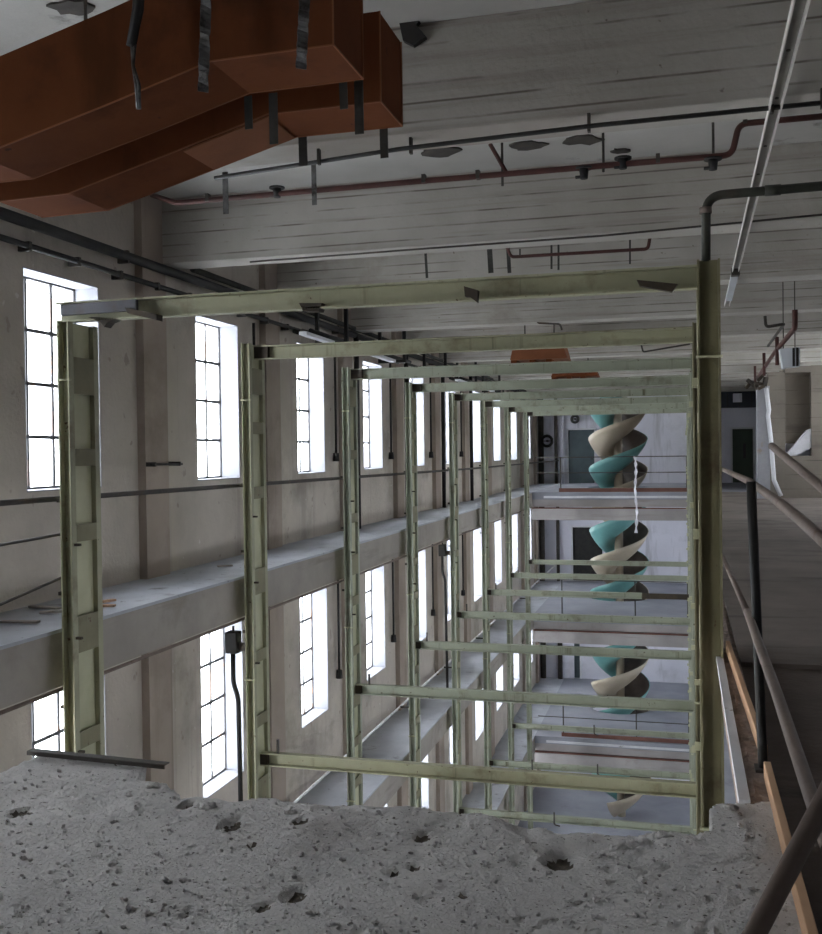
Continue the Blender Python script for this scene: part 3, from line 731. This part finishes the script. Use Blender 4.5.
# conduit along the second beam's foot
pts = [onY(x, y, 10.7) for x, y in ((250, 262), (420, 249), (600, 236), (850, 212))]
o = MB().tube([p-pts[0] for p in pts], .011, 8).build('conduit', M['dark'], loc=pts[0], world=True); tag(o, 'thin dark conduit along the foot of the second ceiling beam', 'conduit')
pts = [onY(x, y, 17.82) for x, y in ((535, 316), (538, 323), (560, 324), (562, 330))]
o = MB().tube(bend([p-pts[0] for p in pts], .04), .018, 8).build('conduit', M['dark'], loc=pts[0], world=True); tag(o, 'short bent dark conduit under the third ceiling bay', 'conduit')
pts = [onY(x, y, 21.4) for x, y in ((640, 339), (643, 352), (690, 344))]
o = MB().tube(bend([p-pts[0] for p in pts], .04), .018, 8).build('conduit', M['dark'], loc=pts[0], world=True); tag(o, 'dark bent conduit near the right column heads', 'conduit')

# dark green pipe rising from the right column
pp = [onY(706, 262, 7.16), onY(706, 196, 7.16), onY(880, 181, 7.0)]
e = empty('green_pipe', pp[0], 'dark green pipe rising from the right column and turning right', 'pipe'); o_ = Vector(pp[0])
MB().tube(bend([q-o_ for q in pp], .12, 10), .031, 14).build('pipe', M['darkgreen'], e)
for t_ in (.4,):
    q = (pp[1]+(pp[2]-pp[1])*t_)-o_; MB().tube([q-Vector((.05, 0, 0)), q+Vector((.05, 0, 0))], .036, 14).build('collar', M['darkgreen'], e)
q = pp[0]-o_; MB().tube([q+Vector((0, 0, .33)), q+Vector((0, 0, .37))], .042, 14).build('collar', M['rail'], e)

# long pale cable tray with one tube
ta, tb_ = onZ(811, -40, 2.2), onZ(727, 305, 2.2)
e = empty('light_tray', ta, 'long pale lamp tray running away under the ceiling at right', 'lamp tray'); o_ = Vector(ta)
d = tb_-ta; m_ = MB(); w = .036
for sgn in (-1, 1): m_.bar(Vector((sgn*w, 0, 0)), d+Vector((sgn*w, 0, 0)), .008, .05)
m_.build('tray_sides', M['cream_tray'], e)
MB().bar(Vector((0, 0, .02)), d+Vector((0, 0, .02)), w*2-.01, .006).build('tray_web', M['tray_web'], e)
def tpar(py):
    lo, hi = 0, 1
    for _ in range(40):
        mid = (lo+hi)/2; q = ta+d*mid; v = q; yy = 467-f_px*v.dot(UP)/v.dot(FW)
        if yy < py: lo = mid
        else: hi = mid
    return lo
qa, qb = d*tpar(272), d*tpar(298)
MB().bar(qa+Vector((0, 0, -.02)), qb+Vector((0, 0, -.02)), .085, .05).build('lamp_housing', M['tube'], e)['label'] = 'pale blue unlit lamp housing'
MB().box(qa.x-.05, qa.x+.05, qa.y-.15, qa.y, -.06, .03).build('end_cap', M['dark'], e)
for t_ in (.16, .33, .5, .6): q = d*tpar(8+t_*280); MB().tube([q+Vector((0, 0, .01)), q+Vector((0, 0, .08))], .012, 8).build('bolt', M['dark'], e)
for Yh in (6.9, 11.0, 14.5): 
    q = d*((Yh-ta.y)/d.y); MB().tube([q+Vector((0, 0, .02)), q+Vector((0, 0, .09))], .008, 8).build('hanger_rod', M['dark'], e)

# red pipe at the right going away under the ceiling
pp = [onY(795, 310, 13.5), onY(795, 328, 13.5), onY(775, 352, 18), onY(757, 378, 25)]
e = empty('red_pipe', pp[0], 'red pipe on drop rods running away beside the walkway wall', 'pipe'); o_ = Vector(pp[0])
MB().tube(bend([q-o_ for q in pp], .15), .035, 10).build('pipe', M['redpipe'], e)
for t_, px, y0, Y in ((0, 777, 337, 17.0), (0, 764, 353, 21), (0, 755, 366, 25)):
    a = onY(px, y0, Y)-o_; MB().tube([a, a-Vector((0, 0, .45))], .03, 8).build('drop_rod', M['redpipe'], e)
pp = [onY(765, 316, 15), onY(766, 327, 15), onY(784, 324, 15), onY(768, 346, 18)]
o = MB().tube(bend([q-pp[0] for q in pp], .05), .022, 8).build('conduit', M['dark'], loc=pp[0], world=True); tag(o, 'zigzag dark conduit beside the red drop pipe', 'conduit')
m_ = MB(); rr = random.Random(5)
p0 = onY(758, 384, 24.5)
for k in range(7):
    a = Vector((rr.uniform(-.25, .15), rr.uniform(-.1, .1), rr.uniform(-.12, .12))); b_ = Vector((rr.uniform(-.35, .2), rr.uniform(-.1, .1), rr.uniform(-.15, .3)))
    m_.bar(a, b_, .09, .07)
o = m_.build('pipe_bracket', M['cleat'], loc=p0, world=True); tag(o, 'black tangle of brackets at the end of the red pipe', 'bracket')

# ------------------------------------------------------------------ left wall services
def wall_run(name, pts, r, mat, lab, cat='pipe', clips=None):
    e = empty(name, pts[0], lab, cat); o_ = Vector(pts[0])
    MB().tube([Vector(p)-o_ for p in pts], r, 10).build('pipe' if cat == 'pipe' else 'rail', mat, e)
    if clips:
        for y in clips:
            for a, b_ in zip(pts, pts[1:]):
                if a[1] <= y < b_[1]:
                    t_ = (y-a[1])/(b_[1]-a[1]); q = Vector(a)+(Vector(b_)-Vector(a))*t_-o_
                    MB().box(q.x-.1, q.x+.03, q.y-.02, q.y+.02, q.z-r-.02, q.z+r+.01).build('clip', M['dark'], e)
    return e
wall_run('wall_pipe', [(-5.93, YB, 2.22), (-5.93, 14.6, 2.2), (-5.93, 42.5, 2.2)], .055, M['black'], 'thick black pipe high along the window wall', clips=[6.4+S*k for k in range(10)])
wall_run('wall_pipe', [(-5.95, YB, 2.02), (-5.95, 14.6, 1.98), (-5.95, 42.5, 1.95)], .03, M['black'], 'thinner black pipe below the thick one on the window wall', clips=[4.2+.8*k for k in range(16)])
wall_run('wall_pipe', [(-5.9, 11.4, 2.32), (-5.9, 42.5, 2.3)], .04, M['strap'], 'upper dark pipe starting past the second window')
# bundles of dark brackets where the beams meet the wall
for k in range(6):
    y = 15.4+S*k; e = empty('pipe_rack', (-5.72, y, 1.9), f'{ORD[k]} dark pipe rack hung at the wall under the beam ends', 'pipe rack', 'dark pipe racks on the window wall')
    m_ = MB(); m_.box(-.335, .5, -.03, .03, .47, .52); m_.box(.44, .5, -.03, .03, -.15, .47); m_.box(-.06, .44, -.03, .03, -.15, -.09); m_.box(-.06, .0, -.03, .03, -.09, .47); m_.build('bracket', M['black'], e)
    for q in range(3): MB().tube([(.05+.13*q, -1.2, -.05), (.05+.13*q, 1.0, -.05)], .035, 8).build('pipe', M['black' if q != 1 else 'dark'], e)
    MB().bar((.3, -1.5, -.12), (.32, -.3, -.14), .12, .05).build('lamp_housing', M['white'], e)['label'] = 'white lamp housing'
# vertical drops beside the pilasters
for li, lz in enumerate((0, -4.18)):
    for k in range(1, 7):
        y = 13.45+S*(k-1); p = Vector((XW+.07, y, 1.9+lz))
        e = empty('drop_pipe', p, f'{ORD[k-1]} thin black drop pipe ending in a blob, {"upper row of windows" if li == 0 else "below the ledge"}', 'drop pipe', 'black drop pipes between the windows')
        if li: p.z = -1.95; e.location.z = p.z+ZC
        zb = -.05+lz-p.z if li == 0 else -3.95-p.z
        MB().tube([(0, 0, 0), (0, 0, zb)], .022, 8).build('pipe', M['black'], e); MB().tube([(0, 0, zb+.05), (0, 0, zb-.1)], [.05, .06], 10).build('end_box', M['black'], e)
for k in range(4):
    y = 17.9+S*k
    p = (XW+.16, y, 2.2)
    o = MB().tube([(0, 0, 0), (0, 0, F1-2.2)], .05, 10).build('down_pipe', M['black'], loc=p, world=True); tag(o, f'{ORD[k]} black downpipe on a wall pilaster, counted from the slab', 'downpipe', 'black downpipes on the pilasters')
# iron handle bars on the wall
for k, (px, py) in enumerate(((166, 464), (650/6.85+430-8, 457))):
    if k: continue
    a, b_ = onX(151, 464.5, XW+.2), onX(182, 464, XW+.2); a -= Vector((.1, 0, 0))
    e = empty('wall_bar', a+Vector((.0, 0, 0)), 'short dark iron bar fixed to the wall pilaster', 'iron bar'); d = b_-a
    MB().tube([Vector((.1, 0, 0)), Vector((.1, d.y, d.z))], .014, 10).build('bar', M['black'], e)
    for t_ in (.1, .9): MB().box(-.1, .12, d.y*t_-.012, d.y*t_+.012, -.025, .025).build('mount', M['dark'], e)
# ledge railing
e = empty('ledge_railing', (-5.0, 5.0, F1), 'dark pipe handrail along the upper ledge behind the columns', 'railing')
MB().tube([(-.02, YB-5, 1.08), (-.02, 2, 1.08), (-.02, 20, 1.0), (-.02, 37, 1.0)], .024, 10).build('top_rail', M['dark'], e)
MB().tube([(-.02, -3, .72), (-.02, .5, .74), (-.02, 2.3, .78)], .012, 8).build('wire', M['dark'], e)
MB().tube([(-.02, -3, .28), (-.02, .6, .27), (-.02, 1.5, .31), (-.02, 2.3, .42)], .012, 8).build('wire', M['dark'], e)
e = empty('ledge_railing', (-5.0, 5.0, F2), 'worn white pipe handrail along the middle ledge', 'railing')
MB().tube([(-.12, YB-4, .88), (-.12, 37, .88)], .019, 10).build('top_rail', M['railwhite'], e)
for k in range(8): MB().box(-.13, .116, 2.28+S*k, 2.31+S*k, .865, .895).build('bracket', M['dark'], e)
o = MB().tube([(-4.99, YB, F1-.5), (-4.99, 34, F1-.5)], .018, 8).build('edge_pipe', M['rail'], world=True); tag(o, 'thin rusty pipe along the foot of the upper ledge', 'pipe')
# debris on the upper ledge
for j, (px, py, L_, a_) in enumerate(((103, 606, .3, .3), (108, 601, .2, 1.2), (20, 622, .45, .15), (55, 612, .35, .5), (30, 607, .5, -.2), (225, 566, .25, .6))):
    p = onZ(px, py, F1+.02)
    if p.x < XW+.15: p.x = XW+.3
    m_ = MB().box(-L_/2, L_/2, -.05, .05, -.018, .03, mtx=Matrix.Rotation(a_, 4, 'Z') @ Matrix.Diagonal((.75, .6, .4, 1)))
    o = m_.build('wood_scrap', M['wood' if j < 2 else 'fascia'], loc=p, world=True)
    tag(o, ['pine scrap lying on the ledge just behind the first column', 'second pine scrap touching the first on the ledge', 'grey scrap on the ledge at the picture edge', 'grey scrap on the ledge left of the first column', 'long grey scrap on the ledge against the wall', 'grey scrap on the ledge before the second column'][j], 'scrap', 'scraps on the upper ledge')

# ------------------------------------------------------------------ right: railing, boards, pipes, partition
e = empty('railing', (.33, 4.67, F1), 'rusty pipe railing on a black post beside the walkway', 'railing')
MB().tube([(0, 0, 0), (-.042, 0, 1.28)], .021, 14).build('post', M['black'], e)
o_ = Vector((.33, 4.67, F1))
def on(px, py, X): return onX(px, py, X)-o_
MB().tube([Vector(onX(722, 469, .33))-o_, on(749.6, 481.5, .335), on(777.5, 501, .345), on(800, 519.5, .36), on(819, 536.5, .38), on(850, 566, .4)], .019, 12).build('top_rail', M['rail'], e)
mr = [on(722, 555, .28), on(748, 614, .282)]
MB().tube(mr, .016, 12).build('mid_rail', M['rail'], e)
MB().tube([on(747.5, 612, .282), on(777, 694, .285), on(814, 805, .29), on(830, 850, .29)], .019, 12).build('mid_rail', M['rail'], e)
MB().box(-.035, .035, -.05, .05, 0, .012).build('foot_plate', M['dark'], e)
a, b_ = onY(872, 709, 1.9), onY(715, 1010, 1.65); b_ = a+(b_-a)*((F1-a.z)/(b_.z-a.z))
o = MB().tube([Vector((0, 0, 0)), b_-a], .0175, 16).build('brace_pipe', M['rail'], loc=a, world=True); tag(o, 'dark slanting pipe crossing the bottom right corner', 'pipe')
a, b_ = onY(772, 446, 9.0), onY(850, 509, 6.0); b_ = a+(b_-a)*((F1-a.z)/(b_.z-a.z))
o = MB().tube([Vector((0, 0, 0)), (b_-a)*.5+Vector((0, 0, -.02)), b_-a], .032, 12).build('slanting_pipe', M['rail'], loc=a, world=True); tag(o, 'brown slanting pipe in front of the broken blockwork', 'pipe')
# toe boards
def board(y0, y1, x, h, w, lab, z=F1, dx=0):
    m_ = MB().bar((0, 0, h/2), (dx, y1-y0, h/2), w, h)
    o = m_.build('toe_board', M['wood'], loc=(x, y0, z), world=True, bevel=.004); tag(o, lab, 'board', 'pine toe boards by the railing')
board(2.3, 4.55, .338, .075, .03, 'nearer raw pine toe board running to the bottom right corner')
board(4.8, 7.35, .345, .075, .03, 'farther raw pine toe board beyond the railing post', dx=-.055)
# rubble strip between the white edge and the boards
m_ = MB(); n = 240
for i in range(n):
    for j in range(4):
        pass
b = m_.bm; gx = [.251, .275, .3, .328]; ny = 420; vs = {}
for j in range(ny+1):
    y = 4.2+(9.5-4.2)*j/ny
    for i, x in enumerate(gx):
        vs[i, j] = b.verts.new((x, y, F1-.01+(.0 if i in (0,) else .02*abs(noise.fractal(Vector((x*20, y*14, 0)), 1, 2, 4)))))
for j in range(ny):
    for i in range(3): b.faces.new((vs[i, j], vs[i+1, j], vs[i+1, j+1], vs[i, j+1]))
o = m_.build('edge_rubble', M['rubble'], world=True); tag(o, 'brown crumbling rubble between white edge and boards', 'rubble', kind='stuff')
MB().box(.235, .36, 4.26, 34.1, F1-.3, F1-.025).build('sub_edge', M['rubble'], fl)

# broken partition at the right
PYW = 30.0
hole = [onY(x, y, PYW) for x, y in ((785, 376), (811, 372), (813, 446), (788, 456))]
m_ = MB(); x0 = onY(768, 450, PYW).x; x1 = 6.0; zt_ = onY(780, 372, PYW).z
hx0, hx1, hz0, hz1 = hole[0].x, hole[1].x, hole[3].z, hole[1].z
for a in ((x0, hx0, F1, zt_), (hx0, hx1, F1, hz0), (hx0, hx1, hz1, zt_+.15), (hx1, x1, F1, 2.28)):
    if a[3] > a[2]: m_.box(a[0], a[1], PYW, PYW+.35, a[2], a[3])
o = m_.build('wall_partition', M['partition'], world=True); tag(o, 'broken beige blockwork wall with a ragged opening at right', 'wall', kind='structure')
mm = MB(); q_ = [onY(x, y, PYW) for x, y in ((786, 455), (800, 438), (807, 430), (813, 428), (813, 447), (796, 455.5))]; mm.prism([(q.x, q.z) for q in q_], 'y', PYW+.05, PYW+.3)
mm.build('opening_sill', M['white'], o)
MB().box(hx0-.1, hx1+.2, PYW+.5, PYW+.55, hz0+.35, hz1+.1).build('inner_board', M['partition'], o)
j0, j1 = onY(757, 386, 29.5), onY(768, 488, 29.5)
m_ = MB().box(j0.x, j0.x+.34, 29.6, 29.9, F1, j0.z)
o = m_.build('door_jamb', M['jamb'], world=True); tag(o, 'tall white jamb at the broken end of the beige wall', 'jamb', kind='structure')
pp = [onY(x, y, 29.56) for x, y in ((766, 388), (769, 410), (768, 416), (771, 440), (774, 480), (781, 496))]
q = MB().tube([p-pp[0] for p in pp], .06, 8).build('white_strip', M['white'], loc=pp[0], world=True); tag(q, 'bent white strip hanging beside the white jamb', 'strip')
pp = [onY(x, y, 16.4) for x, y in ((780, 349), (800, 347), (800, 366), (783, 368))]
e = empty('wall_lamp', pp[0], 'pale blue box lamp above the broken beige wall', 'lamp')
m_ = MB().prism([(q.x-pp[0].x, q.z-pp[0].z) for q in pp], 'y', 0, .25).build('housing', M['tube'], e)
w = pp[1].x-pp[0].x
for t_ in (.62, .8): MB().box(w*t_, w*t_+.035, -.01, .26, pp[2].z-pp[0].z, .01).build('dark_bar', M['black'], e)
for xx in (.06, w-.06): MB().tube([(xx, .12, -.01), (xx, .12, 3.06-pp[0].z)], .008, 8).build('hanger_rod', M['dark'], e)

rs_ = MB().box(.62, .75, 34.2, YEND, F1, 2.28)  # unseen wall added to block light from the green door
o = rs_.build('wall_light_block', M['partition'], world=True); tag(o, 'unseen side wall added to keep the green door dim', 'wall', kind='structure')
a, b_ = onY(720, 386, 42.72), onY(758, 407, 42.72)
e = empty('shutter_box', (a.x, 42.72, b_.z), 'dark blue-black shutter box above the green door', 'shutter box')
MB().box(0, b_.x-a.x, 0, .375, 0, a.z-b_.z).build('casing', M['shutter'], e, bevel=.02)
for t_ in (.18, .5, .82): MB().box((b_.x-a.x)*t_, (b_.x-a.x)*t_+.04, -.02, 0, 0, a.z-b_.z).build('rib', M['black'], e)
a, b_ = onY(733, 393.5, 42.55), onY(742, 402, 42.55)
o = MB().box(a.x, b_.x, 42.55, 42.7, b_.z, a.z).build('junction_cabinet', M['farwall'], world=True, bevel=.01); tag(o, 'small pale box mounted on the dark shutter box', 'box')

# ------------------------------------------------------------------ spiral chute
e = empty('spiral_chute', (CX, CY, F4), 'tall double spiral chute of teal and cream troughs at the far end', 'chute')
prof_i = [(.16, .06), (.28, -.06), (.44, -.1), (.6, -.06), (.76, .06), (.9, .21), (1.01, .38), (1.08, .56)]
prof_o = [(r+.02 if i > 4 else r, z-.045 if i < 5 else z-.01) for i, (r, z) in enumerate(prof_i)]; prof_o[-1] = (1.11, .56)
PITCH = 2.33
def chute(phase_z, mat, nm):
    m_ = MB(); n = 28; z_end = 2.25
    # lip height at theta=pi equals phase_z (plus whole pitches)
    th0 = PI; zz = phase_z - .56
    k0 = math.ceil((F4+.15-zz)/PITCH*n); k1 = int((z_end-zz-.56)/PITCH*n)
    pr_ = None
    for k in range(k0, k1+1):
        th = th0+2*PI*k/n; z = zz+PITCH*k/n
        ri = [m_.bm.verts.new((r*math.cos(th), r*math.sin(th), z+dz-F4)) for r, dz in prof_i]
        ro = [m_.bm.verts.new((r*math.cos(th), r*math.sin(th), z+dz-F4)) for r, dz in prof_o]
        if pr_:
            pi_, po_ = pr_
            for q in range(len(ri)-1):
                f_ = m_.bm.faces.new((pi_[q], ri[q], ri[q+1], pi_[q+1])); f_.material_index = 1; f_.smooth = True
                f_ = m_.bm.faces.new((po_[q], po_[q+1], ro[q+1], ro[q])); f_.material_index = 0; f_.smooth = True
            f_ = m_.bm.faces.new((pi_[-1], ri[-1], ro[-1], po_[-1])); f_.material_index = 0
        pr_ = (ri, ro)
    return m_.build(nm, (mat, M['chute_in']), e)
chute(-.78, M['teal'], 'teal_trough')['label'] = 'teal spiral trough'
chute(.38, M['cream'], 'cream_trough')['label'] = 'cream spiral trough'
MB().tube([(0, 0, 0), (0, 0, 2.27-F4)], .16, 16).build('core_pole', M['cream'], e)

# ------------------------------------------------------------------ far landing railings and rag
for j, z in enumerate((F1, F2, F3)):
    nm = ('upper', 'second', 'third')[j]
    e = empty('landing_railing', (-2.2, 34.25, z), f'thin dark railing along the {nm} landing edge', 'railing', 'thin railings on the landings')
    for h, n_ in ((1.18, 'top_rail'), (.65, 'mid_rail')): MB().tube([(-2.7, 0, h), (2.4, 0, h)], .016, 8).build(n_, M['dark'], e)
    for x in (-1.84, .6, 2.3): MB().tube([(x, 0, 0), (x, 0, 1.18)], .02, 8).build('post', M['dark'], e)
    if j != 1: MB().box(-1.9, 2.35, -.03, .0, .0, .13).build('toe_board', M['copper'], e)['label'] = 'rust-red toe board'
pp = [onY(x, y, 33.95 if y > 470 else 34.24) for x, y in ((635, 456), (636, 470), (635, 490), (637, 512), (636, 533))]
m_ = MB(); n = 40; pr_ = None
for k in range(n+1):
    t_ = k/n*4; i = min(int(t_), 3); p = pp[i]+(pp[i+1]-pp[i])*(t_-i)-pp[0]
    w = .042+.018*math.sin(k*1.3); th = .9*math.sin(k*.55); d_ = Vector((math.cos(th)*w, math.sin(th)*w, 0))
    q = (p-d_, p+d_)
    if pr_: m_.quad([pr_[0], pr_[1], q[1], q[0]])
    pr_ = q
o = m_.build('cloth_strip', M['cloth'], loc=pp[0], world=True); tag(o, 'white twisted cloth strip hanging from the upper landing railing', 'cloth')
o.modifiers.new('thick', 'SOLIDIFY').thickness = .01

# services on the far wall
for j, (px, w, mat, z0, z1, lab) in enumerate(((541, .12, 'dark', F1, 3.0, 'thick dark pipe in the far left corner, upper landing'), (556, .07, 'dark', F1, 3.0, 'dark pipe left of the teal door, upper landing'), (563, .05, 'farwall', F1, 3.0, 'pale pipe beside the teal door, upper landing'),
                                      (541, .12, 'dark', F2, F1-.4, 'thick dark pipe in the far left corner, second landing'), (557, .07, 'dark', F2, F1-.4, 'dark pipe left of the black doorway'),
                                      (541, .12, 'dark', F3, F2-.4, 'thick dark pipe in the far left corner, third landing'), (558, .1, 'dark', F3, F2-.4, 'dark pipe left of the narrow doorway'))):
    p = onY(px, 450, YEND-.2)
    o = MB().tube([(0, 0, 0), (0, 0, z1-z0)], w, 12).build('far_pipe', M[mat], loc=(p.x, YEND-.2, z0), world=True); tag(o, lab, 'pipe', 'pipes on the end wall')
for j, (px, py, lab) in enumerate(((547, 441, 'round dark wheel on the far wall left of the teal door'), (575, 419, 'small dark gauge above the teal door'))):
    p = onY(px, py, YEND-.4); m_ = MB(); R = .22 if j == 0 else .14
    m_.tube([(R*math.cos(a*PI/8), 0, R*math.sin(a*PI/8)) for a in range(17)], .06, 8, cap=False); m_.tube([(0, -.02, 0), (0, .42, 0)], .05, 10); m_.bar((-R, 0, 0), (R, 0, 0), .04, .04)
    o = m_.build('valve_wheel', M['black'], loc=p, world=True); tag(o, lab, 'valve wheel')
for j, (px, w, z0) in enumerate(((566, .5, F3), (549, .5, F3))):
    p = onY(px, 450, YEND-.1)
    o = MB().box(-w/2, w/2, 0, .1, 0, 3.4).build('wall_panel', M['farwall'], loc=(p.x, YEND-.1, z0), world=True, bevel=.01)
    tag(o, ['pale wall panel beside the narrow doorway, third landing', 'pale wall panel in the far left corner, third landing'][j], 'panel', kind='structure')

# ------------------------------------------------------------------ daylight
sc = bpy.context.scene
w = bpy.data.worlds.new('overcast_sky'); sc.world = w; w.use_nodes = True
bg = w.node_tree.nodes['Background']; bg.inputs[0].default_value = (.97, .98, 1.0, 1); bg.inputs[1].default_value = 9.0
sc.view_settings.view_transform = 'Standard'; sc.view_settings.look = 'None'; sc.view_settings.gamma = 1; sc.view_settings.exposure = 1.15
sc.view_settings.use_curve_mapping = False
cy = sc.cycles
cy.max_bounces = 14; cy.diffuse_bounces = 8; cy.glossy_bounces = 4; cy.transparent_max_bounces = 24
cy.use_denoising = True; cy.sample_clamp_indirect = 8
try: cy.denoiser = 'OPENIMAGEDENOISE'
except Exception: pass
